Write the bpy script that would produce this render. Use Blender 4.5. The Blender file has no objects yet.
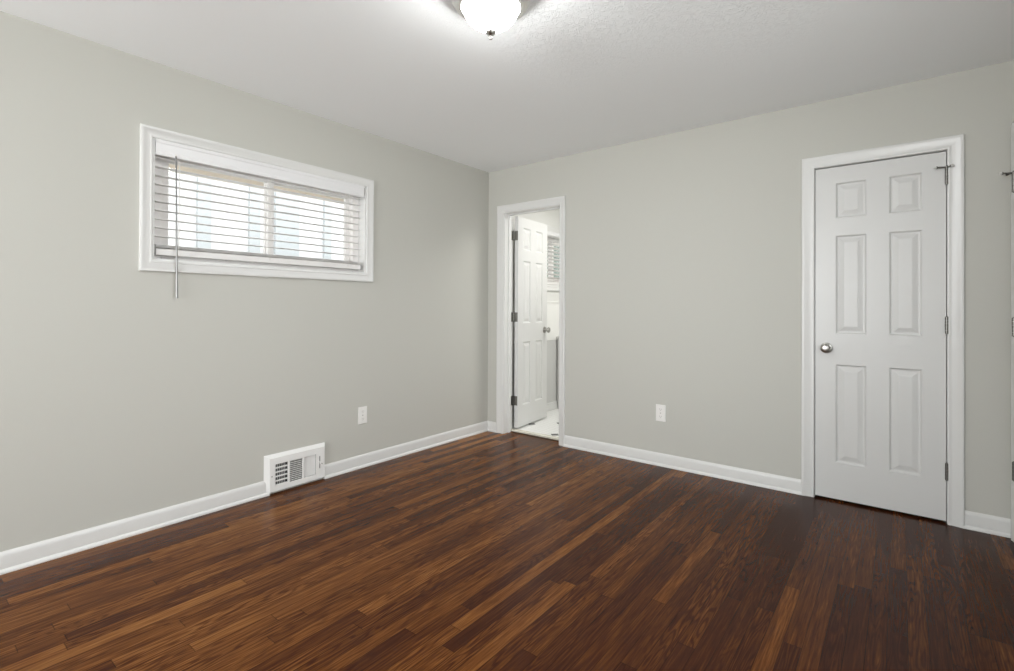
import bpy, bmesh, math, random
from mathutils import Vector, Matrix
PI = math.pi
scn = bpy.context.scene
COL = scn.collection

# ------------------------------------------------------------------ camera
F_PX, YAW, CX, CY, CZ, PY, PITCH, ROLL = 500.065, 0.666857, 3.06812, -3.60984, 1.16334, 304.858, 0.00494, 0.004189
cam_d = bpy.data.cameras.new('camera')
cam = bpy.data.objects.new('camera', cam_d)
COL.objects.link(cam)
scn.camera = cam
cam_d.sensor_fit = 'HORIZONTAL'
cam_d.sensor_width = 36.0
cam_d.lens = 36.0 * F_PX / 1014.0
cam_d.shift_y = -(335.5 - PY) / 1014.0
cam_d.clip_start = 0.05
fw = Vector((-math.sin(YAW) * math.cos(PITCH), math.cos(YAW) * math.cos(PITCH), math.sin(PITCH)))
rt0 = Vector((math.cos(YAW), math.sin(YAW), 0))
up0 = rt0.cross(fw)
rt = rt0 * math.cos(ROLL) + up0 * math.sin(ROLL)
up = up0 * math.cos(ROLL) - rt0 * math.sin(ROLL)
cam.matrix_world = Matrix(((rt.x, up.x, -fw.x, CX), (rt.y, up.y, -fw.y, CY), (rt.z, up.z, -fw.z, CZ), (0, 0, 0, 1)))

# ------------------------------------------------------------------ world, light, exposure
scn.view_settings.view_transform = 'Standard'
scn.view_settings.look = 'None'
scn.view_settings.gamma = 1.0
scn.view_settings.use_curve_mapping = False
scn.view_settings.exposure = 0.52
cy = scn.cycles
cy.max_bounces = 14
cy.diffuse_bounces = 10
cy.glossy_bounces = 6
cy.transmission_bounces = 8
cy.sample_clamp_indirect = 2.5
cy.use_adaptive_sampling = False
world = bpy.data.worlds.new('overcast_sky')
scn.world = world
world.use_nodes = True
bg = world.node_tree.nodes['Background']
bg.inputs[0].default_value = (0.93, 0.97, 1.0, 1)
bg.inputs[1].default_value = 2.8


def area(name, loc, direction, sx, sy, power, color=(1, 1, 1)):
    d = bpy.data.lights.new(name, 'AREA')
    d.shape = 'RECTANGLE'
    d.size, d.size_y = sx, sy
    d.energy = power
    d.color = color
    o = bpy.data.objects.new(name, d)
    COL.objects.link(o)
    o.location = loc
    o.rotation_euler = Vector(direction).to_track_quat('-Z', 'Y').to_euler()
    return o


XR = 3.525        # right wall
YR = -6.60        # rear wall, behind the camera
HC = 2.44         # ceiling
area('rear_fill_light', (1.45, YR - 0.10, 1.45), (0, 1, 0.85), 2.3, 1.4, 100, (0.99, 1.0, 0.995))  # unseen source behind the camera, added as soft fill for the room
area('right_fill_light', (XR + 1.30, -2.75, 1.75), (-1, 0.35, -0.05), 2.0, 1.6, 30, (0.99, 1.0, 0.995))  # unseen source, added to brighten the left wall and far corner
area('bathroom_lamp_light', (1.10, 0.78, 2.36), (0, 0, -1), 0.7, 0.7, 17, (1.0, 0.99, 0.96))

# ------------------------------------------------------------------ materials


def mat(name, col, rough=0.5, metal=0.0, spec=0.5, bump=None, emit=None, coat=0.0):
    m = bpy.data.materials.new(name)
    m.use_nodes = True
    nt = m.node_tree
    b = nt.nodes['Principled BSDF']
    b.inputs['Base Color'].default_value = (*col, 1)
    b.inputs['Roughness'].default_value = rough
    b.inputs['Metallic'].default_value = metal
    b.inputs['Specular IOR Level'].default_value = spec
    b.inputs['Coat Weight'].default_value = coat
    if emit:
        b.inputs['Emission Color'].default_value = (*emit[:3], 1)
        b.inputs['Emission Strength'].default_value = emit[3]
    if bump:
        scale, strength, dist = bump
        tc = nt.nodes.new('ShaderNodeTexCoord')
        n = nt.nodes.new('ShaderNodeTexNoise')
        n.inputs['Scale'].default_value = scale
        n.inputs['Detail'].default_value = 4
        bp = nt.nodes.new('ShaderNodeBump')
        bp.inputs['Strength'].default_value = strength
        bp.inputs['Distance'].default_value = dist
        nt.links.new(tc.outputs['Object'], n.inputs['Vector'])
        nt.links.new(n.outputs['Fac'], bp.inputs['Height'])
        nt.links.new(bp.outputs['Normal'], b.inputs['Normal'])
    return m


class NT:
    """small node-building helper"""
    def __init__(self, m):
        self.nt = m.node_tree
        self.b = self.nt.nodes['Principled BSDF']

    def put(self, v, sock):
        if isinstance(v, bpy.types.NodeSocket):
            self.nt.links.new(v, sock)
        elif v is not None:
            sock.default_value = v

    def math(self, op, a, b=None, c=None, clamp=False):
        n = self.nt.nodes.new('ShaderNodeMath')
        n.operation = op
        n.use_clamp = clamp
        for i, v in enumerate((a, b, c)):
            if v is not None:
                self.put(v, n.inputs[i])
        return n.outputs[0]

    def comb(self, x, y, z):
        n = self.nt.nodes.new('ShaderNodeCombineXYZ')
        for i, v in enumerate((x, y, z)):
            self.put(v, n.inputs[i])
        return n.outputs[0]

    def coords(self):
        t = self.nt.nodes.new('ShaderNodeTexCoord')
        s = self.nt.nodes.new('ShaderNodeSeparateXYZ')
        self.nt.links.new(t.outputs['Object'], s.inputs[0])
        return t.outputs['Object'], s.outputs[0], s.outputs[1], s.outputs[2]

    def noise(self, vec, scale=1.0, detail=2.0, rough=0.5, dist=0.0):
        n = self.nt.nodes.new('ShaderNodeTexNoise')
        self.put(vec, n.inputs['Vector'])
        n.inputs['Scale'].default_value = scale
        n.inputs['Detail'].default_value = detail
        n.inputs['Roughness'].default_value = rough
        n.inputs['Distortion'].default_value = dist
        return n.outputs['Fac']

    def white(self, vec):
        n = self.nt.nodes.new('ShaderNodeTexWhiteNoise')
        n.noise_dimensions = '3D'
        self.put(vec, n.inputs['Vector'])
        return n.outputs['Value']

    def ramp(self, fac, stops):
        n = self.nt.nodes.new('ShaderNodeValToRGB')
        e = n.color_ramp.elements
        while len(e) < len(stops):
            e.new(0.5)
        for k, (p, c) in enumerate(stops):
            e[k].position = p
            e[k].color = (*c, 1)
        self.put(fac, n.inputs[0])
        return n.outputs[0]

    def rng(self, v, a, b, c, d, smooth=False):
        n = self.nt.nodes.new('ShaderNodeMapRange')
        if smooth:
            n.interpolation_type = 'SMOOTHSTEP'
        self.put(v, n.inputs[0])
        for i, x in enumerate((a, b, c, d)):
            n.inputs[i + 1].default_value = x
        return n.outputs[0]

    def mix(self, fac, a, b, mode='MIX'):
        n = self.nt.nodes.new('ShaderNodeMix')
        n.data_type = 'RGBA'
        n.blend_type = mode
        self.put(fac, n.inputs[0])
        self.put(a if isinstance(a, bpy.types.NodeSocket) else (*a, 1), n.inputs[6])
        self.put(b if isinstance(b, bpy.types.NodeSocket) else (*b, 1), n.inputs[7])
        return n.outputs[2]

    def bump(self, h, strength, dist):
        n = self.nt.nodes.new('ShaderNodeBump')
        n.inputs['Strength'].default_value = strength
        n.inputs['Distance'].default_value = dist
        self.put(h, n.inputs['Height'])
        self.nt.links.new(n.outputs[0], self.b.inputs['Normal'])


M = {}
M['wall'] = mat('greige_wall_paint', (0.520, 0.517, 0.480), 0.75, spec=0.3, bump=(220, 0.08, 0.001))
M['bath_wall'] = mat('bathroom_wall_paint', (0.72, 0.72, 0.70), 0.6, spec=0.3)
M['bath_low'] = mat('bathroom_lower_wall_grey', (0.58, 0.58, 0.57), 0.6, spec=0.3)
M['white_tile'] = mat('white_wall_tile', (0.82, 0.82, 0.80), 0.2)
M['trim'] = mat('white_trim_paint', (0.69, 0.69, 0.68), 0.32)
M['door'] = mat('white_door_paint', (0.635, 0.635, 0.627), 0.35, bump=(300, 0.05, 0.0005))
M['plastic'] = mat('white_plastic', (0.80, 0.79, 0.77), 0.35)
M['slat'] = mat('white_slat_vinyl', (0.76, 0.75, 0.74), 0.4)
M['valance'] = mat('white_valance_vinyl', (0.77, 0.77, 0.78), 0.4)
M['wand'] = mat('grey_acrylic_wand', (0.20, 0.20, 0.195), 0.25)
M['cord'] = mat('white_cord', (0.7, 0.69, 0.66), 0.8)
M['vinyl'] = mat('window_frame_vinyl', (0.82, 0.80, 0.79), 0.4)
M['nickel'] = mat('satin_nickel', (0.42, 0.41, 0.385), 0.28, metal=1.0)
M['hinge'] = mat('brushed_steel', (0.20, 0.195, 0.18), 0.36, metal=1.0)
M['rubber'] = mat('white_rubber_tip', (0.6, 0.6, 0.58), 0.6)
M['dark'] = mat('dark_slot', (0.03, 0.03, 0.03), 0.7)
M['slot'] = mat('grey_slot', (0.25, 0.24, 0.23), 0.7)
M['register'] = mat('white_enamel', (0.80, 0.80, 0.79), 0.3)
M['duct'] = mat('dark_duct', (0.05, 0.05, 0.05), 0.8)
M['marble'] = mat('cream_threshold', (0.72, 0.69, 0.60), 0.25)
M['rim'] = mat('pale_brushed_nickel', (0.78, 0.77, 0.74), 0.3, metal=1.0)
M['strip'] = mat('threshold_gap_shade', (0.035, 0.022, 0.012), 0.5)  # shade of the gap before the threshold, as a dark colour
M['chrome'] = mat('chrome', (0.6, 0.6, 0.6), 0.12, metal=1.0)
M['ceramic'] = mat('white_ceramic', (0.82, 0.82, 0.81), 0.12)
M['glow'] = mat('lit_frosted_glass', (0.9, 0.9, 0.88), 0.4, emit=(0.99, 1.0, 0.98, 42.0))
M['soffit'] = mat('tan_soffit', (0.92, 0.85, 0.77), 0.7)
M['house_white'] = mat('white_siding', (0.62, 0.62, 0.62), 0.7)
M['house_grey'] = mat('pale_blue_grey_board', (0.43, 0.45, 0.455), 0.7)
M['green_wall'] = mat('grey_green_siding', (0.10, 0.13, 0.11), 0.8)
M['ground'] = mat('gravel_ground', (0.55, 0.54, 0.50), 0.9, bump=(60, 0.5, 0.01))

# glass
g = bpy.data.materials.new('window_glass')
g.use_nodes = True
nt = g.node_tree
nt.nodes.clear()
out = nt.nodes.new('ShaderNodeOutputMaterial')
tr = nt.nodes.new('ShaderNodeBsdfTransparent')
gl = nt.nodes.new('ShaderNodeBsdfGlossy')
gl.inputs['Roughness'].default_value = 0.02
mx = nt.nodes.new('ShaderNodeMixShader')
mx.inputs[0].default_value = 0.02
nt.links.new(tr.outputs[0], mx.inputs[1])
nt.links.new(gl.outputs[0], mx.inputs[2])
nt.links.new(mx.outputs[0], out.inputs[0])
M['glass'] = g

# ceiling: smooth towards the walls, stippled plaster in the middle
m = mat('ceiling_plaster', (0.935, 0.955, 0.975), 0.85, spec=0.2)
t = NT(m)
P, x, y, z = t.coords()
sw = t.noise(P, 26, 3, 0.55, 1.6)
ridge = t.math('ABSOLUTE', t.math('SUBTRACT', sw, 0.5))
ridge = t.rng(ridge, 0.0, 0.05, 1.0, 0.0, True)
r2 = t.math('SQRT', t.math('ADD', t.math('POWER', t.math('SUBTRACT', x, 2.25), 2.0), t.math('POWER', t.math('SUBTRACT', y, -1.75), 2.0)))
mask = t.rng(t.math('ADD', r2, t.math('MULTIPLY', t.noise(P, 1.6, 2), 0.9)), 0.75, 1.55, 1.0, 0.06, True)
t.bump(t.math('MULTIPLY', ridge, mask), 0.5, 0.004)
M['ceiling'] = m

# hardwood strip floor, strips run along y
m = mat('stained_oak_strip_floor', (0.1, 0.05, 0.03), 0.3)
t = NT(m)
P, x, y, z = t.coords()
W = 0.0572
xi = t.math('DIVIDE', x, W)
bi = t.math('FLOOR', xi)
fx = t.math('FRACT', xi)
r1 = t.white(t.comb(bi, 3.7, 0.0))
r2_ = t.white(t.comb(bi, 9.1, 5.0))
ln = t.math('ADD', 0.75, t.math('MULTIPLY', r2_, 0.9))
yj = t.math('DIVIDE', t.math('ADD', y, t.math('MULTIPLY', r1, 7.0)), ln)
bj = t.math('FLOOR', yj)
fy = t.math('FRACT', yj)
rb = t.white(t.comb(bi, bj, 1.0))
rc = t.white(t.comb(bi, bj, 2.0))
rd = t.white(t.comb(bi, bj, 8.0))
# grain, shifted per board
gx = t.math('ADD', x, t.math('MULTIPLY', rb, 13.0))
gy = t.math('ADD', y, t.math('MULTIPLY', rc, 29.0))
fine = t.noise(t.comb(t.math('MULTIPLY', gx, 150.0), t.math('MULTIPLY', gy, 6.0), 0.0), 1.0, 4, 0.6)
broad = t.noise(t.comb(t.math('MULTIPLY', gx, 46.0), t.math('MULTIPLY', gy, 2.4), 4.0), 1.0, 3, 0.55, 0.6)
# cathedral figure: contour lines of a stretched field
field = t.noise(t.comb(t.math('MULTIPLY', gx, 17.0), t.math('MULTIPLY', gy, 1.5), 9.0), 1.0, 2, 0.5, 0.2)
rings = t.math('SINE', t.math('MULTIPLY', field, 95.0))
rings = t.rng(rings, -0.2, 1.0, 0.0, 1.0)
tone = t.math('ADD', t.math('ADD', 0.125, t.math('MULTIPLY', rb, 0.36)), t.math('MULTIPLY', broad, 0.44))
patch = t.noise(t.comb(x, y, 0.0), 0.9, 2, 0.5)
tone = t.math('ADD', tone, t.math('MULTIPLY', t.math('SUBTRACT', patch, 0.5), 0.35))
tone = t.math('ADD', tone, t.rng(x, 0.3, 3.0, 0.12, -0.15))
tone = t.math('SUBTRACT', tone, t.math('MULTIPLY', t.math('MULTIPLY', rings, t.rng(rd, 0.25, 0.8, 0.02, 0.22)), 1.0))
tone = t.math('ADD', tone, t.math('MULTIPLY', t.math('SUBTRACT', fine, 0.5), 0.85))
c = t.ramp(tone, [(0.10, (0.030, 0.0085, 0.0040)), (0.32, (0.046, 0.0135, 0.0050)), (0.52, (0.086, 0.0275, 0.0070)),
                  (0.72, (0.165, 0.062, 0.0155)), (0.95, (0.29, 0.128, 0.038))])
edge = t.math('MINIMUM', fx, t.math('SUBTRACT', 1.0, fx))
gap = t.rng(edge, 0.0, 0.035, 0.35, 1.0)
eend = t.math('MULTIPLY', t.math('MINIMUM', fy, t.math('SUBTRACT', 1.0, fy)), ln)
gap2 = t.rng(eend, 0.0, 0.0025, 0.4, 1.0)
gaps = t.math('MULTIPLY', gap, gap2)
c = t.mix(1.0, c, t.comb(gaps, gaps, gaps), 'MULTIPLY')
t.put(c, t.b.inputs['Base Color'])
t.b.inputs['Roughness'].default_value = 0.25
t.b.inputs['Specular IOR Level'].default_value = 0.09
M['floor'] = m

# bathroom tile: white mosaic with sparse black pieces
m = mat('white_mosaic_with_black_insets', (0.8, 0.8, 0.78), 0.3)
t = NT(m)
P, x, y, z = t.coords()
row = t.math('FLOOR', t.math('DIVIDE', t.math('SUBTRACT', y, 0.3075), 0.205))
fr = t.math('SUBTRACT', t.math('FRACT', t.math('DIVIDE', t.math('SUBTRACT', y, 0.3075), 0.205)), 0.5)
ux = t.math('DIVIDE', t.math('SUBTRACT', t.math('SUBTRACT', x, 0.22), t.math('MULTIPLY', row, 0.2)), 0.6)
fxx = t.math('SUBTRACT', t.math('FRACT', t.math('ADD', ux, 0.5)), 0.5)
d = t.math('ADD', t.math('ABSOLUTE', t.math('MULTIPLY', fxx, 0.6)), t.math('ABSOLUTE', t.math('MULTIPLY', fr, 0.205)))
isb = t.math('LESS_THAN', d, 0.045)
gxx = t.math('FRACT', t.math('DIVIDE', x, 0.05))
gyy = t.math('FRACT', t.math('DIVIDE', y, 0.05))
gr = t.math('MAXIMUM', t.math('LESS_THAN', gxx, 0.06), t.math('LESS_THAN', gyy, 0.06))
c = t.mix(gr, (0.82, 0.82, 0.80), (0.62, 0.62, 0.60))
c = t.mix(isb, c, (0.05, 0.05, 0.05))
t.put(c, t.b.inputs['Base Color'])
M['bath_floor'] = m

# ------------------------------------------------------------------ mesh helpers


def obj(name, bm, m, parent=None, smooth=False, kind=None):
    bmesh.ops.recalc_face_normals(bm, faces=bm.faces)
    me = bpy.data.meshes.new(name)
    bm.to_mesh(me)
    bm.free()
    if m:
        me.materials.append(m)
    o = bpy.data.objects.new(name, me)
    COL.objects.link(o)
    if smooth:
        for p in me.polygons:
            p.use_smooth = True
        try:
            me.set_sharp_from_angle(angle=math.radians(35))
        except Exception:
            pass
    if parent:
        o.parent = parent
    if kind:
        o['kind'] = kind
    return o


def struct(name, bm, m, parent=None, smooth=False):
    return obj(name, bm, m, parent, smooth, None if parent else 'structure')


def thing(name, loc, label, cat, group=None):
    o = bpy.data.objects.new(name, None)
    COL.objects.link(o)
    o.location = loc
    o.empty_display_size = 0.05
    tag(o, label, cat, group)
    return o


def tag(o, label, cat, group=None):
    o['label'] = label
    o['category'] = cat
    if group:
        o['group'] = group


def BM():
    return bmesh.new()


def box(bm, a, b, bev=0.0, seg=2, f=None):
    """axis box between corners a and b; f maps local to world"""
    a, b = Vector(a), Vector(b)
    lo = Vector(map(min, a, b))
    hi = Vector(map(max, a, b))
    tmp = bmesh.new()
    bmesh.ops.create_cube(tmp, size=1.0)
    for v in tmp.verts:
        v.co = Vector(((lo[i] + hi[i]) / 2 + v.co[i] * (hi[i] - lo[i])) for i in range(3))
    if bev > 0:
        bmesh.ops.bevel(tmp, geom=tmp.edges[:], offset=bev, segments=seg, affect='EDGES', profile=0.5)
    merge(bm, tmp, f)


def merge(bm, tmp, f=None):
    mp = {}
    for v in tmp.verts:
        mp[v] = bm.verts.new(f(*v.co) if f else v.co)
    for fc in tmp.faces:
        try:
            bm.faces.new([mp[v] for v in fc.verts])
        except ValueError:
            pass
    tmp.free()


def lathe(bm, prof, seg=40, origin=(0, 0, 0), axis='Z'):
    """prof: (r, h) pairs, revolved about the axis through origin"""
    def pt(r, h, a):
        c, s = r * math.cos(a), r * math.sin(a)
        v = {'Z': (c, s, h), 'Y': (c, h, s), 'X': (h, c, s)}[axis]
        return Vector(origin) + Vector(v)
    rings = []
    for r, h in prof:
        if r < 1e-6:
            rings.append([bm.verts.new(pt(0, h, 0))])
        else:
            rings.append([bm.verts.new(pt(r, h, 2 * PI * k / seg)) for k in range(seg)])
    for A, B in zip(rings, rings[1:]):
        if len(A) == 1 and len(B) == 1:
            continue
        for k in range(seg):
            k2 = (k + 1) % seg
            if len(A) == 1:
                bm.faces.new((A[0], B[k], B[k2]))
            elif len(B) == 1:
                bm.faces.new((A[k], B[0], A[k2]))
            else:
                bm.faces.new((A[k], B[k], B[k2], A[k2]))


def tube(bm, p0, p1, r0, r1=None, seg=14, caps=True):
    r1 = r0 if r1 is None else r1
    p0, p1 = Vector(p0), Vector(p1)
    d = (p1 - p0).normalized()
    u = d.orthogonal().normalized()
    v = d.cross(u)
    R = []
    for p, r in ((p0, r0), (p1, r1)):
        R.append([bm.verts.new(p + (u * math.cos(2 * PI * k / seg) + v * math.sin(2 * PI * k / seg)) * r) for k in range(seg)])
    for k in range(seg):
        bm.faces.new((R[0][k], R[0][(k + 1) % seg], R[1][(k + 1) % seg], R[1][k]))
    if caps:
        bm.faces.new(R[0])
        bm.faces.new(R[1])


# plane maps: (a along the wall, z up, t out of the wall into the room)
def on_back(a, z, t): return (a, -t, z)
def on_left(a, z, t): return (t, a, z)
def on_right(a, z, t): return (XR - t, a, z)
def on_bath(a, z, t): return (a, 0.12 + t, z)


def wall(bm, a0, a1, z0, z1, thick, f, holes=()):
    """slab from t=0 to t=-thick with rectangular holes (a0,a1,z0,z1)"""
    A = sorted({a0, a1, *[h[0] for h in holes], *[h[1] for h in holes]})
    Z = sorted({z0, z1, *[h[2] for h in holes], *[h[3] for h in holes]})
    solid = {}
    for i in range(len(A) - 1):
        for j in range(len(Z) - 1):
            ca, cz = (A[i] + A[i + 1]) / 2, (Z[j] + Z[j + 1]) / 2
            solid[i, j] = not any(h[0] < ca < h[1] and h[2] < cz < h[3] for h in holes)
    V = {}

    def v(i, j, s):
        if (i, j, s) not in V:
            V[i, j, s] = bm.verts.new(f(A[i], Z[j], -thick if s else 0.0))
        return V[i, j, s]
    for (i, j), ok in solid.items():
        if not ok:
            continue
        for s in (0, 1):
            bm.faces.new((v(i, j, s), v(i + 1, j, s), v(i + 1, j + 1, s), v(i, j + 1, s)))
        for (di, dj, e) in ((-1, 0, ((i, j), (i, j + 1))), (1, 0, ((i + 1, j), (i + 1, j + 1))),
                            (0, -1, ((i, j), (i + 1, j))), (0, 1, ((i, j + 1), (i + 1, j + 1)))):
            if not solid.get((i + di, j + dj), False):
                p, q = e
                bm.faces.new((v(*p, 0), v(*q, 0), v(*q, 1), v(*p, 1)))


CASING = [(0.000, 0.000), (0.000, 0.009), (0.004, 0.0115), (0.010, 0.012), (0.014, 0.010), (0.020, 0.0105),
          (0.040, 0.0135), (0.048, 0.0165), (0.054, 0.0185), (0.062, 0.0185), (0.066, 0.0165), (0.067, 0.013), (0.067, 0.0)]


def sweep(bm, pts, prof, f, closed=False, k=1.0):
    """pts: ((a,z),(da,dz)) inner corner and outward mitre direction"""
    rings = [[bm.verts.new(f(a + da * u * k, z + dz * u * k, t)) for u, t in prof] for (a, z), (da, dz) in pts]
    n = len(rings)
    for i in range(n if closed else n - 1):
        A, B = rings[i], rings[(i + 1) % n]
        for j in range(len(prof) - 1):
            bm.faces.new((A[j], A[j + 1], B[j + 1], B[j]))
        bm.faces.new((A[-1], A[0], B[0], B[-1]))
    if not closed:
        bm.faces.new(rings[0])
        bm.faces.new(rings[-1])


def door_casing(n, a0, a1, h, f, z0=0.0):
    bm = BM()
    sweep(bm, [((a0, z0), (-1, 0)), ((a0, h), (-1, 1)), ((a1, h), (1, 1)), ((a1, z0), (1, 0))], CASING, f)
    return struct('trim_%d' % n, bm, M['trim'], smooth=True)


def jamb(n, a0, a1, h, f, depth, stop=None):
    """lining boards of a doorway set into the wall"""
    bm = BM()
    th = 0.018
    box(bm, (a0 - th, 0, 0.001), (a0, h + th, -depth), f=lambda a, z, t: f(a, z, t))
    box(bm, (a1, 0, 0.001), (a1 + th, h + th, -depth), f=lambda a, z, t: f(a, z, t))
    box(bm, (a0, h, 0.001), (a1, h + th, -depth), f=lambda a, z, t: f(a, z, t))
    if stop:
        s0, s1 = stop
        box(bm, (a0, 0, s0), (a0 + 0.011, h, s1), f=f)
        box(bm, (a1 - 0.011, 0, s0), (a1, h, s1), f=f)
        box(bm, (a0 + 0.011, h - 0.011, s0), (a1 - 0.011, h, s1), f=f)
    return struct('trim_%d' % n, bm, M['trim'])


def panel_door(bm, w, h, thick, cols, rows):
    """six panel door slab in local coords x 0..w, z 0..h, y 0..thick (front at y=0)"""
    X = sorted({0, w, *[c for p in cols for c in p]})
    Z = sorted({0, h, *[c for p in rows for c in p]})
    loops = [(0.0, 0.0), (0.004, 0.004), (0.009, 0.0100), (0.016, 0.0105), (0.026, 0.0080), (0.042, 0.0030), (0.046, 0.0025)]
    for side in (0, 1):
        def P(x, z, d):
            return (x, d if side == 0 else thick - d, z)
        V = {}

        def v(x, z):
            if (x, z) not in V:
                V[x, z] = bm.verts.new(P(x, z, 0))
            return V[x, z]
        for i in range(len(X) - 1):
            for j in range(len(Z) - 1):
                x0, x1, z0, z1 = X[i], X[i + 1], Z[j], Z[j + 1]
                if (x0, x1) in cols and (z0, z1) in rows:
                    prev = [v(x0, z0), v(x1, z0), v(x1, z1), v(x0, z1)]
                    for ins, dep in loops[1:]:
                        cur = [bm.verts.new(P(a, b, dep)) for a, b in ((x0 + ins, z0 + ins), (x1 - ins, z0 + ins), (x1 - ins, z1 - ins), (x0 + ins, z1 - ins))]
                        for k in range(4):
                            bm.faces.new((prev[k], prev[(k + 1) % 4], cur[(k + 1) % 4], cur[k]))
                        prev = cur
                    bm.faces.new(prev)
                else:
                    bm.faces.new((v(x0, z0), v(x1, z0), v(x1, z1), v(x0, z1)))
    for a, b in (((0, 0), (w, 0)), ((w, 0), (w, h)), ((w, h), (0, h)), ((0, h), (0, 0))):
        q = [bm.verts.new((a[0], 0, a[1])), bm.verts.new((b[0], 0, b[1])), bm.verts.new((b[0], thick, b[1])), bm.verts.new((a[0], thick, a[1]))]
        bm.faces.new(q)
    bmesh.ops.remove_doubles(bm, verts=bm.verts, dist=1e-5)


def xf(bm, mtx):
    bm.transform(mtx)
    return bm


KNOB = [(0.0, 0.0), (0.031, 0.0), (0.0325, 0.002), (0.031, 0.006), (0.022, 0.0095), (0.012, 0.011), (0.0105, 0.016), (0.0105, 0.026),
        (0.014, 0.031), (0.022, 0.036), (0.0265, 0.043), (0.0275, 0.050), (0.0255, 0.057), (0.019, 0.062), (0.012, 0.0635), (0.0, 0.064)]


def door_knob(parent, mtx):
    """rosette and knob, outwards along local -y"""
    bm = BM()
    lathe(bm, [(r, -h) for r, h in KNOB[:7]] + [(0, -0.016)], 32, axis='Y')
    k = obj('rosette', xf(bm, mtx), M['nickel'], parent, True)
    bm = BM()
    lathe(bm, [(0, -0.014)] + [(r, -h) for r, h in KNOB[6:]], 32, axis='Y')
    k2 = obj('door_knob', xf(bm, mtx), M['nickel'], parent, True)
    return k2


def hinge_mesh(h=0.09, leaf=True):
    """barrel on z axis at origin; knuckles, one leaf each way along x at y=0.006"""
    bm = BM()
    n = 5
    for k in range(n):
        z0 = -h / 2 + h * k / n
        tube(bm, (0, 0, z0 + 0.0006), (0, 0, z0 + h / n - 0.0006), 0.0074, seg=16)
    tube(bm, (0, 0, h / 2), (0, 0, h / 2 + 0.004), 0.0045, 0.002, seg=12)
    tube(bm, (0, 0, -h / 2 - 0.004), (0, 0, -h / 2), 0.002, 0.0045, seg=12)
    return bm


# ------------------------------------------------------------------ structure
WIN = (-2.709, -1.380, 1.400, 2.040)     # bedroom window opening in the left wall (y0,y1,z0,z1)
BWIN = (0.78, 1.70, 1.405, 2.010)        # bathroom window opening
bm = BM()
wall(bm, YR - 0.15, 0.12, 0, HC, 0.15, on_left, [WIN])
struct('wall_left', bm, M['wall'])
BD0, BD1, BDH = 0.199, 0.792, 2.030
CD0, CD1, CDH = 2.650, 3.266, 2.029
bm = BM()
wall(bm, 0.0, XR, 0, HC, 0.12, on_back, [(BD0 - 0.018, BD1 + 0.018, 0, BDH + 0.018), (CD0 - 0.018, CD1 + 0.018, 0, CDH + 0.018)])
struct('wall_back', bm, M['wall'])
RD0, RD1 = -0.877, -0.107                # doorway in the right wall
bm = BM()
wall(bm, YR - 0.15, 0.12, 0, HC, 0.12, on_right, [(RD0 - 0.018, RD1 + 0.018, 0, CDH + 0.018), (-3.20, -1.50, 0.80, 2.10)])
struct('wall_right', bm, M['wall'])
bm = BM()
wall(bm, 0.0, XR, 0, HC, 0.15, lambda a, z, t: (a, YR + t, z), [(0.30, 2.60, 0.75, 2.15)])
struct('wall_rear', bm, M['wall'])
bm = BM()
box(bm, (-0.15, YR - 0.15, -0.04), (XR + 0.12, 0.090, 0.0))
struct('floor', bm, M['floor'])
bm = BM()
box(bm, (-0.15, YR - 0.15, HC), (XR + 0.12, 0.12, HC + 0.05))
struct('ceiling', bm, M['ceiling'])

# bathroom shell
BX, BY = 1.75, 2.45
bm = BM()
wall(bm, 0.12, BY + 0.1, 0, HC, 0.15, on_left, [BWIN])
struct('wall_bathroom_left', bm, M['bath_wall'])
bm = BM()
box(bm, (0.0, BY, 0), (BX, BY + 0.1, HC))
struct('wall_bathroom_back', bm, M['bath_wall'])
bm = BM()
box(bm, (BX, 0.12, 0), (BX + 0.1, BY + 0.1, HC))
struct('wall_bathroom_right', bm, M['bath_wall'])
bm = BM()
box(bm, (-0.15, 0.12, HC), (BX + 0.1, BY + 0.1, HC + 0.05))
struct('ceiling_bathroom', bm, M['bath_wall'])
bm = BM()
box(bm, (-0.0, 0.145, -0.04), (BX, BY, 0.018))
struct('floor_bathroom', bm, M['bath_floor'])
bm = BM()
box(bm, (BD0, 0.103, -0.03), (BD1, 0.150, 0.021), 0.003)
struct('trim_1', bm, M['marble'])
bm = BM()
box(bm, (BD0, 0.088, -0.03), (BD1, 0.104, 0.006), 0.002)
struct('trim_12', bm, M['strip'])  # dark strip stands in for the shaded gap between floor and threshold
# lower wall: grey band below the white tile splash
bm = BM()
box(bm, (0.0, 0.14, 0.10), (0.004, BY, 0.80))
struct('wall_bathroom_lower', bm, M['bath_low'])
bm = BM()
box(bm, (0.0, 0.14, 0.80), (0.010, BY, 1.215))
box(bm, (0.0, 0.14, 1.215), (0.018, BY, 1.232), 0.003)
struct('wall_bathroom_tile', bm, M['white_tile'])
# closet and hallway shells behind the closed doors
bm = BM()
for a, b in (((2.40, 0.72, 0), (XR + 0.12, 0.78, HC)), ((2.34, 0.12, 0), (2.40, 0.78, HC)), ((XR + 0.06, 0.12, 0), (XR + 0.12, 0.72, HC)),
             ((2.34, 0.12, HC), (XR + 0.12, 0.78, HC + 0.05)), ((2.34, 0.12, -0.04), (XR + 0.12, 0.78, -0.002))):
    box(bm, a, b)
struct('wall_closet', bm, M['wall'])
bm = BM()
for a, b in (((XR + 0.9, -1.3, 0), (XR + 0.96, 0.12, HC)), ((XR + 0.12, -1.36, 0), (XR + 0.96, -1.3, HC)), ((XR + 0.12, 0.06, 0), (XR + 0.9, 0.12, HC)),
             ((XR + 0.12, -1.36, HC), (XR + 0.96, 0.12, HC + 0.05)), ((XR + 0.12, -1.36, -0.04), (XR + 0.96, 0.12, -0.002))):
    box(bm, a, b)
struct('wall_hallway', bm, M['wall'])

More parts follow.
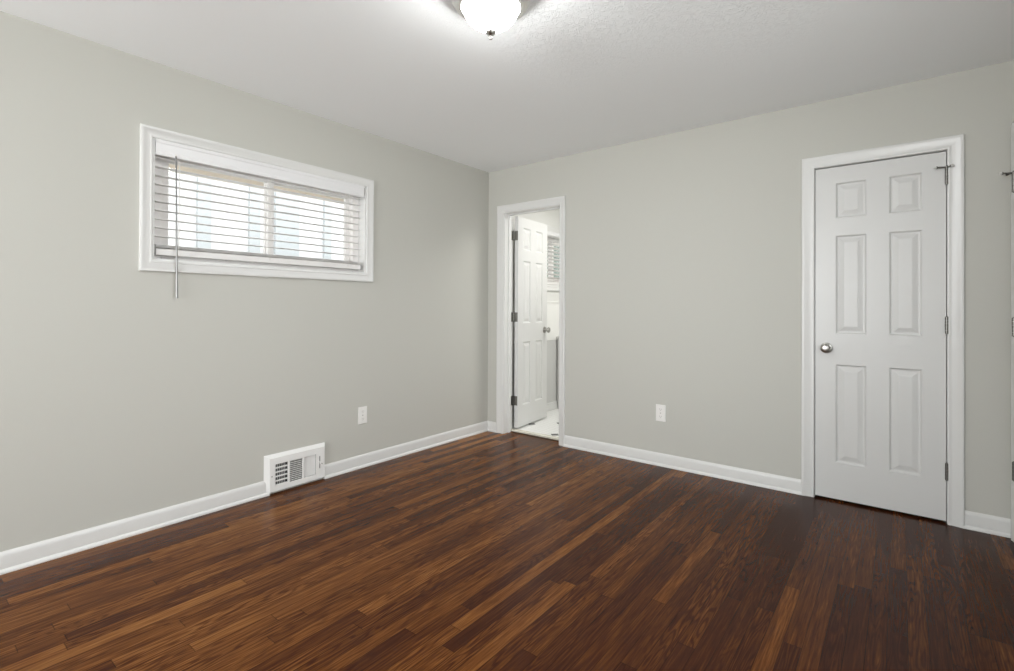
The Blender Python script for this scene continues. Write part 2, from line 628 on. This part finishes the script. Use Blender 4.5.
# baseboards (with shoe moulding)
BASE = [(0.0, 0.0), (0.0, 0.020), (0.006, 0.0205), (0.013, 0.018), (0.018, 0.013), (0.019, 0.0115), (0.070, 0.0112),
        (0.082, 0.0095), (0.088, 0.0065), (0.092, 0.004), (0.092, 0.0)]


def baseboard(name, a0, a1, f, off0=0.0, off1=0.0):
    """off0/off1 = mitre at each end (1 = mitre at a room corner)"""
    bm = BM()
    A = [bm.verts.new(f(a0 + off0 * t, z, t)) for z, t in BASE]
    B = [bm.verts.new(f(a1 - off1 * t, z, t)) for z, t in BASE]
    for j in range(len(BASE) - 1):
        bm.faces.new((A[j], A[j + 1], B[j + 1], B[j]))
    bm.faces.new((A[-1], A[0], B[0], B[-1]))
    bm.faces.new(A)
    bm.faces.new(B)
    return struct(name, bm, M['trim'], smooth=True)


baseboard('baseboard_left', YR, -2.090, on_left, 1, 0)
baseboard('baseboard_left.001', -1.714, 0.0, on_left, 0, 1)
baseboard('baseboard_back', 0.0, BD0 - 0.0678, on_back, 1, 0)
baseboard('baseboard_back.001', BD1 + 0.0578, CD0 - 0.0678, on_back, 0, 0)
baseboard('baseboard_back.002', CD1 + 0.0628, XR, on_back, 0, 0)
baseboard('baseboard_right', YR, RD0 - 0.07, on_right, 1, 0)
baseboard('baseboard_rear', 0.0, XR, lambda a, z, t: (a, YR + t, z), 1, 1)
bm = BM()
box(bm, (0.0, 0.14, 0.018), (0.014, BY, 0.105), 0.003)
struct('baseboard_bathroom', bm, M['trim'])

# ------------------------------------------------------------------ doorway trim
K = 0.93
bm = BM()
sweep(bm, [((BD0 - 0.008, 0), (-1.12, 0)), ((BD0 - 0.008, BDH + 0.006), (-1.12, 1)), ((BD1 + 0.006, BDH + 0.006), (0.8, 1)), ((BD1 + 0.006, 0), (0.8, 0))], CASING, on_back)
struct('trim_2', bm, M['trim'], smooth=True)
jamb(3, BD0, BD1, BDH, on_back, 0.12, (-0.050, -0.084))
bm = BM()
sweep(bm, [((BD0 - 0.006, 0.018), (-1, 0)), ((BD0 - 0.006, BDH + 0.006), (-1, 1)), ((BD1 + 0.006, BDH + 0.006), (1, 1)), ((BD1 + 0.006, 0.018), (1, 0))], CASING, on_bath)
struct('trim_4', bm, M['trim'], smooth=True)
door_casing(5, CD0 - 0.002, CD1 + 0.002, CDH + 0.002, on_back)
jamb(6, CD0, CD1, CDH, on_back, 0.12, (-0.046, -0.080))
door_casing(7, RD0 - 0.004, RD1 + 0.004, CDH + 0.004, on_right)
jamb(8, RD0, RD1, CDH, on_right, 0.12, (-0.046, -0.080))

# ------------------------------------------------------------------ doors
COLS = ((0.105, 0.257), (0.363, 0.509))


def make_door(name, w, h, rows, cols, mtx, knob_x, knob_z, hinge_x, hinge_zs, both=False, stop=True):
    bm = BM()
    panel_door(bm, w, h, 0.035, cols, rows)
    d = struct(name, xf(bm, mtx), M['door'])
    door_knob(d, mtx @ Matrix.Translation((knob_x, 0, knob_z)))
    if both:
        door_knob(d, mtx @ Matrix.Translation((knob_x, 0.035, knob_z)) @ Matrix.Rotation(PI, 4, 'Z'))
    lx = 0.0 if knob_x < w / 2 else w
    sx = -1 if knob_x < w / 2 else 1
    bm = BM()
    box(bm, (lx - 0.0006, 0.005, knob_z - 0.028), (lx + 0.0012 * sx, 0.030, knob_z + 0.028), 0.0003, 1)
    box(bm, (lx, 0.011, knob_z - 0.008), (lx + 0.002 * sx, 0.024, knob_z + 0.008), 0.0006, 1)
    obj('latch_plate', xf(bm, mtx), M['hinge'], d)
    return d


def hinge(parent, M4, leaf_dir, h=0.092):
    bm = hinge_mesh(h)
    # leaves fold back between slab edge and jamb
    box(bm, (-0.0008, 0.004, -h / 2), (0.0008, 0.034, h / 2))
    return obj('hinge', xf(bm, M4), M['hinge'], parent, True)


def hinge_stop(parent, base, d1, d2):
    """hinge-pin door stop: collar on the pin with two arms ending in bumpers"""
    base = Vector(base)
    bm = BM()
    tube(bm, base - Vector((0, 0, 0.003)), base + Vector((0, 0, 0.004)), 0.009, seg=18)
    tube(bm, base, base + Vector((0, 0, 0.010)), 0.006, 0.004, seg=14)
    for d, ln in ((d1, 0.048), (d2, 0.030)):
        d = Vector(d).normalized()
        tube(bm, base + d * 0.006, base + d * ln, 0.0042, seg=12)
        tube(bm, base + d * (ln - 0.006), base + d * ln, 0.0075, 0.0085, seg=18)
    o = obj('hinge_pin_stop', bm, M['hinge'], parent, True)
    bm = BM()
    for d, ln in ((d1, 0.048), (d2, 0.030)):
        d = Vector(d).normalized()
        tube(bm, base + d * ln, base + d * (ln + 0.007), 0.0085, 0.0065, seg=18)
    obj('bumper', bm, M['rubber'], o, True)


# closet door, shut, opens into the room, hinges on the right
zb = 0.014
rows = ((0.233 - zb, 0.827 - zb), (1.012 - zb, 1.605 - zb), (1.712 - zb, 1.924 - zb))
mt = Matrix.Translation((2.6535, 0.002, zb))
d1 = make_door('door_1', 0.609, 2.008, rows, COLS, mt, 0.058, 0.924 - zb, 0.609, ())
HX = 3.2645
for z in (1.885, 1.076, 0.284):
    hinge(d1, Matrix.Translation((HX, -0.0075, z)), 1)
hinge_stop(d1, (HX, -0.0075, 1.934), (-1, -0.35, 0), (0.72, -0.75, 0))

# bathroom door, standing open into the bathroom
zb = 0.034
rows = ((0.200, 0.800), (0.978, 1.575), (1.680, 1.890))
th = math.atan2(-0.020, 0.585)      # slight over-swing from straight back
ang = PI / 2 - math.atan2(-0.060, 0.585)
PX, PYv = 0.204, 0.131
mt = Matrix.Translation((PX, PYv, zb)) @ Matrix.Rotation(ang, 4, 'Z') @ Matrix.Translation((0.003, -0.045, 0))
# front (y=0 side) of the slab must face +x
d2 = make_door('door_2', 0.584, 1.985, rows, ((0.098, 0.240), (0.344, 0.486)), mt, 0.584 - 0.058, 0.90, 0, (), both=True)
for z in (1.838, 1.072, 0.287):
    bm = hinge_mesh(0.088)
    box(bm, (-0.0045, -0.036, -0.044), (-0.0032, 0.000, 0.044))       # leaf on the jamb face
    hm = obj('hinge', xf(bm, Matrix.Translation((PX, PYv - 0.004, z))), M['hinge'], d2, True)
    bm = BM()
    box(bm, (0.0015, -0.042, -0.044), (0.0030, -0.006, 0.044))
    bm2 = xf(bm, Matrix.Translation((PX, PYv, z)) @ Matrix.Rotation(ang, 4, 'Z'))
    obj('hinge_leaf', bm2, M['hinge'], hm)

# door in the right wall, shut
zb = 0.014
wR = RD1 - RD0 - 0.007
mt = Matrix(((0, 1, 0, XR + 0.002), (1, 0, 0, RD0 + 0.0035), (0, 0, 1, zb), (0, 0, 0, 1)))
rows = ((0.219, 0.813), (0.998, 1.591), (1.698, 1.910))
d3 = make_door('door_3', wR, 2.008, rows, ((0.11, 0.33), (0.433, 0.653)), mt, 0.06, 0.91, 0, ())
HY = RD1 - 0.001
for z in (1.792, 1.076, 0.362):
    hinge(d3, Matrix.Translation((XR - 0.016, HY, z)) @ Matrix.Rotation(-PI / 2, 4, 'Z'), 1)
hinge_stop(d3, (XR - 0.016, HY, 1.842), (-0.92, -0.3, 0), (-0.75, 0.66, 0))

# ------------------------------------------------------------------ windows


def make_window(n, Wn, frame_x=-0.145, sashes=True, casing_n=9, mat_casing='trim'):
    y0, y1, z0, z1 = Wn
    bm = BM()
    # lining of the opening
    th = 0.012
    box(bm, (-0.150, y0, z0), (0.001, y0 + th, z1))
    box(bm, (-0.150, y1 - th, z0), (0.001, y1, z1))
    box(bm, (-0.150, y0 + th, z1 - th), (0.001, y1 - th, z1))
    box(bm, (-0.150, y0 + th, z0), (0.001, y1 - th, z0 + th))
    win = struct('window_%d' % n, bm, M['trim'])
    a, b, c, d = y0 + th, y1 - th, z0 + th, z1 - th
    fw_ = 0.052
    bm = BM()
    box(bm, (-0.145, a, c), (-0.072, a + fw_, d), 0.003)
    box(bm, (-0.145, b - fw_, c), (-0.072, b, d), 0.003)
    box(bm, (-0.145, a + fw_, d - fw_), (-0.072, b - fw_, d), 0.003)
    box(bm, (-0.145, a + fw_, c), (-0.072, b - fw_, c + fw_), 0.003)
    obj('window_frame', bm, M['vinyl'], win)
    a, b, c, d = a + fw_, b - fw_, c + fw_ - 0.01, d - fw_ + 0.01
    mid = (a + b) / 2
    for (s0, s1, xa) in ((a, mid + 0.022, -0.106), (mid - 0.022, b, -0.132)):
        st = 0.038
        bm = BM()
        box(bm, (xa, s0, c), (xa + 0.022, s0 + st, d), 0.002)
        box(bm, (xa, s1 - st, c), (xa + 0.022, s1, d), 0.002)
        box(bm, (xa, s0 + st, d - st), (xa + 0.022, s1 - st, d), 0.002)
        box(bm, (xa, s0 + st, c), (xa + 0.022, s1 - st, c + st), 0.002)
        s = obj('sash', bm, M['vinyl'], win)
        bm = BM()
        box(bm, (xa + 0.009, s0 + st - 0.004, c + st - 0.004), (xa + 0.013, s1 - st + 0.004, d - st + 0.004))
        obj('pane', bm, M['glass'], s)
    bm = BM()
    cp = [(u * 0.84, t) for u, t in CASING]
    q = [((y0, z0), (-1, -1)), ((y1, z0), (1, -1)), ((y1, z1), (1, 1)), ((y0, z1), (-1, 1))]
    sweep(bm, q, cp, on_left, closed=True)
    struct('trim_%d' % casing_n, bm, M['trim'], smooth=True)
    return win


make_window(1, WIN, casing_n=9)
make_window(2, BWIN, casing_n=10)


def make_blind(Wn, label, slat_z, rail_z, tilt, wand_y=None, val=0.085):
    y0, y1, z0, z1 = Wn
    y0 += 0.014
    y1 -= 0.030
    xc = -0.034
    t = thing('window_blind', (xc, (y0 + y1) / 2, z1 - 0.013), label, 'window blind')
    inv = Matrix.Translation(-Vector(t.location))

    def part(name, bm, m, parent=t, smooth=False):
        o = obj(name, bm, m, parent, smooth)
        return o

    def put(o):
        o.data.transform(inv)
        return o
    bm = BM()
    box(bm, (-0.062, y0 + 0.004, z1 - 0.060), (-0.008, y1 - 0.004, z1 - 0.014), 0.002)
    put(part('headrail', bm, M['slat']))
    bm = BM()
    # valance board with moulded face and returns
    zt, zbm = z1 - 0.001, z1 - val
    prof = [(0.0, zt), (0.010, zt), (0.013, zt - 0.004), (0.013, zt - 0.016), (0.010, zt - 0.022), (0.010, zbm + 0.022),
            (0.013, zbm + 0.016), (0.013, zbm + 0.004), (0.010, zbm), (0.0, zbm)]
    A = [bm.verts.new((px, y0 - 0.001, pz)) for px, pz in prof]
    B = [bm.verts.new((px, y1 + 0.004, pz)) for px, pz in prof]
    for k in range(len(prof)):
        k2 = (k + 1) % len(prof)
        bm.faces.new((A[k], A[k2], B[k2], B[k]))
    bm.faces.new(A)
    bm.faces.new(B)
    put(part('valance', bm, M['valance']))
    bm = BM()
    hw = 0.0245
    for z in slat_z:
        # gently crowned slat
        n = 6
        pts = []
        for k in range(n + 1):
            s = -1 + 2 * k / n
            pts.append((s * hw * math.cos(tilt), 0.0022 * (1 - s * s) + s * hw * math.sin(tilt)))
        ringsA = [[bm.verts.new((xc + px, yy, z + pz)) for px, pz in pts] + [bm.verts.new((xc + px, yy, z + pz - 0.0026)) for px, pz in reversed(pts)] for yy in (y0 + 0.006, y1 - 0.006)]
        A, B = ringsA
        L = len(A)
        for k in range(L):
            bm.faces.new((A[k], A[(k + 1) % L], B[(k + 1) % L], B[k]))
        bm.faces.new(A)
        bm.faces.new(B)
    put(part('slats', bm, M['slat'], smooth=True))
    bm = BM()
    box(bm, (xc - 0.025, y0 + 0.006, rail_z - 0.018), (xc + 0.025, y1 - 0.006, rail_z + 0.016), 0.004)
    rail = put(part('bottom_rail', bm, M['slat']))
    for yy in (y0 + 0.0055, y1 - 0.0055):
        bm = BM()
        box(bm, (xc - 0.0255, yy - 0.0025, rail_z - 0.019), (xc + 0.0255, yy + 0.0025, rail_z + 0.017), 0.001)
        o = obj('end_cap', bm, M['wand'], rail)
        o.data.transform(inv)
    ys = [y0 + 0.115, (y0 + y1) / 2 - 0.03, y1 - 0.115] if y1 - y0 > 1.1 else [y0 + 0.10, y1 - 0.10, (y0 + y1) / 2]
    for yy in ys:
        bm = BM()
        for xx in (xc - 0.0262, xc + 0.0262):
            tube(bm, (xx, yy, rail_z), (xx, yy, z1 - 0.058), 0.0016, seg=6)
        tube(bm, (xc, yy + 0.006, rail_z), (xc, yy + 0.006, z1 - 0.058), 0.0012, seg=6)
        put(part('ladder_cord', bm, M['cord']))
    if wand_y:
        bm = BM()
        tube(bm, (0.018, wand_y, z1 - 0.075), (0.026, wand_y + 0.004, 1.40), 0.0042, 0.0045, seg=6)
        tube(bm, (0.026, wand_y + 0.004, 1.40), (0.027, wand_y + 0.006, 1.205), 0.0045, 0.0065, seg=6)
        w_ = put(part('tilt_wand', bm, M['wand']))
        bm = BM()
        tube(bm, (-0.005, wand_y, z1 - 0.055), (0.018, wand_y, z1 - 0.068), 0.0022, seg=8)
        tube(bm, (0.018, wand_y, z1 - 0.066), (0.018, wand_y, z1 - 0.080), 0.0026, seg=8)
        o = obj('wand_hook', bm, M['cord'], w_)
        o.data.transform(inv)
    return t


make_blind(WIN, 'white horizontal slat blind with tilt wand in the bedroom wall window', [1.488 + 0.0459 * k for k in range(11)] + [1.476, 1.482], 1.450, 0.0, wand_y=-2.606)
make_blind(BWIN, 'white slat blind seen through the open bathroom doorway', [1.50 + 0.042 * k for k in range(11)], 1.437, 0.27, val=0.05)

# ------------------------------------------------------------------ wall register
VY, VZ = -1.9125, 0.122
reg = thing('wall_register', (0, VY, 0.008), 'white metal vent register set into the baseboard under the window', 'vent')
inv = Matrix.Translation(-Vector(reg.location))


def rput(o):
    o.data.transform(inv)
    return o


secs = [(-2.056, -1.975), (-1.962, -1.877), (-1.864, -1.780)]
Z0, Z1 = 0.050, 0.184
bm = BM()
# flared border from the wall to the face, then a flat face with three openings
yo0, yo1, zo0, zo1 = -2.117, -1.708, 0.008, 0.244
yi0, yi1, zi0, zi1 = -2.092, -1.716, 0.014, 0.226
FX = 0.022
o_ = [bm.verts.new((0.0005, a, b)) for a, b in ((yo0, zo0), (yo1, zo0), (yo1, zo1), (yo0, zo1))]
o2 = [bm.verts.new((0.006, a, b)) for a, b in ((yo0, zo0), (yo1, zo0), (yo1, zo1), (yo0, zo1))]
i_ = [bm.verts.new((FX - 0.003, a, b)) for a, b in ((yi0, zi0), (yi1, zi0), (yi1, zi1), (yi0, zi1))]
i2 = [bm.verts.new((FX, a, b)) for a, b in ((yi0 + 0.003, zi0 + 0.003), (yi1 - 0.003, zi0 + 0.003), (yi1 - 0.003, zi1 - 0.003), (yi0 + 0.003, zi1 - 0.003))]
for A, B in ((o_, o2), (o2, i_), (i_, i2)):
    for k in range(4):
        bm.faces.new((A[k], A[(k + 1) % 4], B[(k + 1) % 4], B[k]))
wall(bm, yi0 + 0.003, yi1 - 0.003, zi0 + 0.003, zi1 - 0.003, 0.004, lambda a, z, t: (FX + t, a, z), [(a, b, Z0, Z1) for a, b in secs])
bmesh.ops.remove_doubles(bm, verts=bm.verts, dist=1e-5)
rput(obj('register_frame', bm, M['register'], reg))
bm = BM()
box(bm, (0.0008, -2.07, 0.03), (0.002, -1.74, 0.21))
rput(obj('duct_opening', bm, M['duct'], reg))
# first bank: wide open louvers, dark behind, with vertical wires
bm = BM()
a, b = secs[0]
for k in range(6):
    z = Z0 + (Z1 - Z0) * k / 5
    box(bm, (0.008, a, z - 0.0035), (0.018, b, z + 0.0035))
for k in range(1, 7):
    y = a + (b - a) * k / 7
    box(bm, (0.005, y - 0.001, Z0), (0.007, y + 0.001, Z1))
rput(obj('louver_bank', bm, M['register'], reg))
bm = BM()
a, b = secs[1]
n = 11
for k in range(n):
    z = Z0 + (Z1 - Z0) * (k + 0.5) / n
    tmp = bmesh.new()
    bmesh.ops.create_cube(tmp, size=1.0)
    for v in tmp.verts:
        v.co = Vector((v.co.x * 0.013, v.co.y * (b - a), v.co.z * 0.0022))
    tmp.transform(Matrix.Translation((0.014, (a + b) / 2, z)) @ Matrix.Rotation(-0.75, 4, 'Y'))
    merge(bm, tmp)
rput(obj('louver_bank', bm, M['register'], reg))
bm = BM()
a, b = secs[2]
n = 9
for k in range(n):
    y = a + (b - a) * (k + 0.5) / n
    tmp = bmesh.new()
    bmesh.ops.create_cube(tmp, size=1.0)
    for v in tmp.verts:
        v.co = Vector((v.co.x * 0.0085, v.co.y * 0.0016, v.co.z * (Z1 - Z0)))
    tmp.transform(Matrix.Translation((0.013, y, (Z0 + Z1) / 2)) @ Matrix.Rotation(0.95, 4, 'Z'))
    merge(bm, tmp)
rput(obj('louver_bank', bm, M['register'], reg))
bm = BM()
box(bm, (FX, -1.757, 0.085), (FX + 0.0015, -1.751, 0.165))
sl = rput(obj('damper_slot', bm, M['slot'], reg))
bm = BM()
box(bm, (FX, -1.758, 0.118), (FX + 0.012, -1.750, 0.130), 0.002)
rput(obj('damper_lever', bm, M['register'], reg))
for yy, zz in ((-2.076, 0.112), (-1.737, 0.112)):
    bm = BM()
    lathe(bm, [(0.004, 0.0), (0.0035, 0.0015), (0.0, 0.002)], 12, (FX, yy, zz), 'X')
    rput(obj('screw', bm, M['slot'], reg, True))

# ------------------------------------------------------------------ outlets


def outlet(loc, f, label, face_dir):
    """duplex receptacle; f maps (a,z,t) local offsets to world"""
    o = thing('wall_outlet', loc, label, 'outlet')
    L = Vector(loc)

    def F(a, z, t):
        p = f(a, z, t)
        return Vector(p) - L
    bm = BM()
    box(bm, (-0.037, -0.061, 0.0), (0.037, 0.061, 0.0055), 0.0025, 2, f=F)
    obj('cover_plate', bm, M['plastic'], o)
    for s in (-1, 1):
        bm = BM()
        zc = s * 0.0265
        prof = []
        for k in range(24):
            an = 2 * PI * k / 24
            prof.append((0.0172 * math.cos(an), max(-0.0125, min(0.0125, 0.0172 * math.sin(an)))))
        A = [bm.verts.new(F(a, zc + z, 0.005)) for a, z in prof]
        B = [bm.verts.new(F(a, zc + z, 0.0075)) for a, z in prof]
        for k in range(24):
            bm.faces.new((A[k], A[(k + 1) % 24], B[(k + 1) % 24], B[k]))
        bm.faces.new(B)
        r = obj('receptacle', bm, M['plastic'], o)
        bm = BM()
        box(bm, (-0.0075, zc - 0.001, 0.0074), (-0.0055, zc + 0.008, 0.0079), f=F)
        box(bm, (0.0055, zc - 0.001, 0.0074), (0.0075, zc + 0.007, 0.0079), f=F)
        box(bm, (-0.002, zc - 0.009, 0.0074), (0.002, zc - 0.005, 0.0079), f=F)
        obj('slots', bm, M['slot'], r)
    bm = BM()
    tmp = BM()
    lathe(tmp, [(0.0035, 0.0055), (0.003, 0.0070), (0.0, 0.0075)], 12)
    merge(bm, tmp, lambda a, z, t: F(a, z, t))
    obj('screw', bm, M['slot'], o)
    return o


outlet((0, -1.403, 0.377), lambda a, z, t: (t, -1.403 + a, 0.377 + z), 'white duplex outlet on the left wall, between the window and the corner', 'X')
outlet((1.677, 0, 0.388), lambda a, z, t: (1.677 + a, -t, 0.388 + z), 'white duplex outlet on the back wall between the two doorways', 'Y')

# ------------------------------------------------------------------ ceiling lamp
LX, LY = 1.765, -2.068
lamp = thing('ceiling_lamp', (LX, LY, HC), 'flush ceiling lamp with lit white glass bowl, nickel rim and finial', 'ceiling light')
bm = BM()
lathe(bm, [(0.0, 0.0), (0.160, 0.0), (0.164, -0.004), (0.164, -0.010), (0.158, -0.016), (0.156, -0.024), (0.160, -0.030), (0.160, -0.036),
           (0.152, -0.043), (0.147, -0.050), (0.149, -0.055), (0.142, -0.061), (0.130, -0.066), (0.120, -0.068), (0.115, -0.064), (0.115, -0.02), (0.0, -0.02)], 72)
obj('lamp_rim', bm, M['rim'], lamp, True)
bm = BM()
prof = [(0.112, -0.056), (0.113, -0.066), (0.111, -0.078), (0.106, -0.092), (0.097, -0.107), (0.085, -0.120), (0.070, -0.131),
        (0.054, -0.140), (0.038, -0.147), (0.022, -0.153), (0.010, -0.157), (0.0, -0.158)]
lathe(bm, prof, 64)
obj('glass_bowl', bm, M['glow'], lamp, True)
bm = BM()
lathe(bm, [(0.0, -0.156), (0.019, -0.158), (0.0215, -0.162), (0.021, -0.166), (0.014, -0.174), (0.007, -0.180), (0.006, -0.184), (0.008, -0.188), (0.006, -0.193), (0.0, -0.195)], 28)
obj('finial', bm, M['nickel'], lamp, True)

# ------------------------------------------------------------------ bathroom vanity
vx1, vy0, vy1 = 0.50, 1.185, 1.95
van = thing('bathroom_vanity', (0.02, vy0, 0.018), 'white vanity cabinet beyond the open bathroom door', 'vanity')
inv = Matrix.Translation(-Vector(van.location))


def vput(o):
    o.data.transform(inv)
    return o


bm = BM()
box(bm, (0.022, vy0, 0.10), (vx1 - 0.02, vy1, 0.815), 0.002)
box(bm, (0.022, vy0 + 0.01, 0.018), (vx1 - 0.07, vy1 - 0.01, 0.10))
vput(obj('body', bm, M['door'], van))
bm = BM()
box(bm, (0.020, vy0 - 0.012, 0.815), (vx1, vy1 + 0.012, 0.845), 0.004)
vput(obj('countertop', bm, M['ceramic'], van))
bm = BM()
lathe(bm, [(0.15, 0.001), (0.165, 0.006), (0.16, 0.010), (0.14, 0.004), (0.09, 0.0015), (0.0, 0.001)], 40, (0.28, (vy0 + vy1) / 2, 0.845))
vput(obj('basin', bm, M['ceramic'], van, True))
for k in range(2):
    a = vy0 + 0.02 + k * (vy1 - vy0 - 0.04) / 2
    bm = BM()
    box(bm, (vx1 - 0.02, a + 0.004, 0.12), (vx1 - 0.002, a + (vy1 - vy0 - 0.04) / 2 - 0.004, 0.79), 0.003)
    dd = vput(obj('cabinet_door', bm, M['door'], van))
    bm = BM()
    ky = a + (vy1 - vy0 - 0.04) / 2 - 0.04 if k == 0 else a + 0.04
    lathe(bm, [(0.0, 0.0), (0.006, 0.001), (0.005, 0.012), (0.013, 0.018), (0.012, 0.026), (0.0, 0.028)], 20, (vx1 - 0.003, ky, 0.62), 'X')
    o = obj('knob', bm, M['nickel'], dd, True)
    o.data.transform(inv)
fa = thing('faucet', (0.085, (vy0 + vy1) / 2 - 0.10, 0.846), 'small chrome faucet on the bathroom vanity', 'faucet')
bm = BM()
lathe(bm, [(0.0, 0.0), (0.024, 0.0), (0.024, 0.006), (0.015, 0.012), (0.013, 0.10), (0.0, 0.112)], 24)
tube(bm, (0, 0, 0.09), (0.10, 0, 0.105), 0.011, 0.009)
tube(bm, (0.096, 0, 0.106), (0.100, 0, 0.080), 0.009, 0.008)
obj('spout', bm, M['chrome'], fa, True)
bm = BM()
tube(bm, (0, 0, 0.105), (-0.01, 0, 0.125), 0.009, 0.008)
tube(bm, (-0.01, 0, 0.125), (0.04, 0, 0.150), 0.006, 0.005)
obj('lever_handle', bm, M['chrome'], fa, True)

# ------------------------------------------------------------------ outdoors
bm = BM()
box(bm, (-14, -16, -0.40), (14, 14, -0.35))
struct('ground', bm, M['ground'])
bm = BM()
box(bm, (-0.80, YR - 0.6, 2.13), (-0.15, 3.0, 2.15))
box(bm, (-0.84, YR - 0.6, 2.075), (-0.80, 3.0, 2.22), 0.004)
struct('trim_11', bm, M['soffit'])
hs = thing('neighbour_house', (-2.6, -1.0, -0.35), 'pale house siding outside, seen through the bedroom window blind', 'house')
inv = Matrix.Translation(-Vector(hs.location))
bm = BM()
box(bm, (-3.2, -5.2, -0.35), (-2.6, 1.6, 4.6))
o = obj('siding', bm, M['house_white'], hs)
o.data.transform(inv)
for a, b in ((-2.36, -2.20), (-1.56, -1.43), (-1.04, -0.92), (-0.75, -0.46), (-0.13, -0.03), (0.5, 0.7)):
    bm = BM()
    box(bm, (-2.6, a, -0.35), (-2.565, b, 4.6), 0.004)
    o = obj('vertical_board', bm, M['house_grey'], hs)
    o.data.transform(inv)
sh = thing('garden_shed', (-2.9, 4.2, -0.35), 'dark grey-green wall outside, glimpsed between the bathroom blind slats', 'shed')
inv = Matrix.Translation(-Vector(sh.location))
bm = BM()
box(bm, (-4.4, 2.4, -0.35), (-2.9, 6.5, 3.0))
o = obj('shed_wall', bm, M['green_wall'], sh)
o.data.transform(inv)
bm = BM()
for s in (-1, 1):
    box(bm, (-3.65 + s * 0.0, 2.3, 3.55), (-3.65 + s * 0.95, 6.6, 3.60), f=lambda a, b, c: (a, b, c - abs(a + 3.65) * 0.6))
o = obj('shed_roof', bm, M['house_grey'], sh)
o.data.transform(inv)
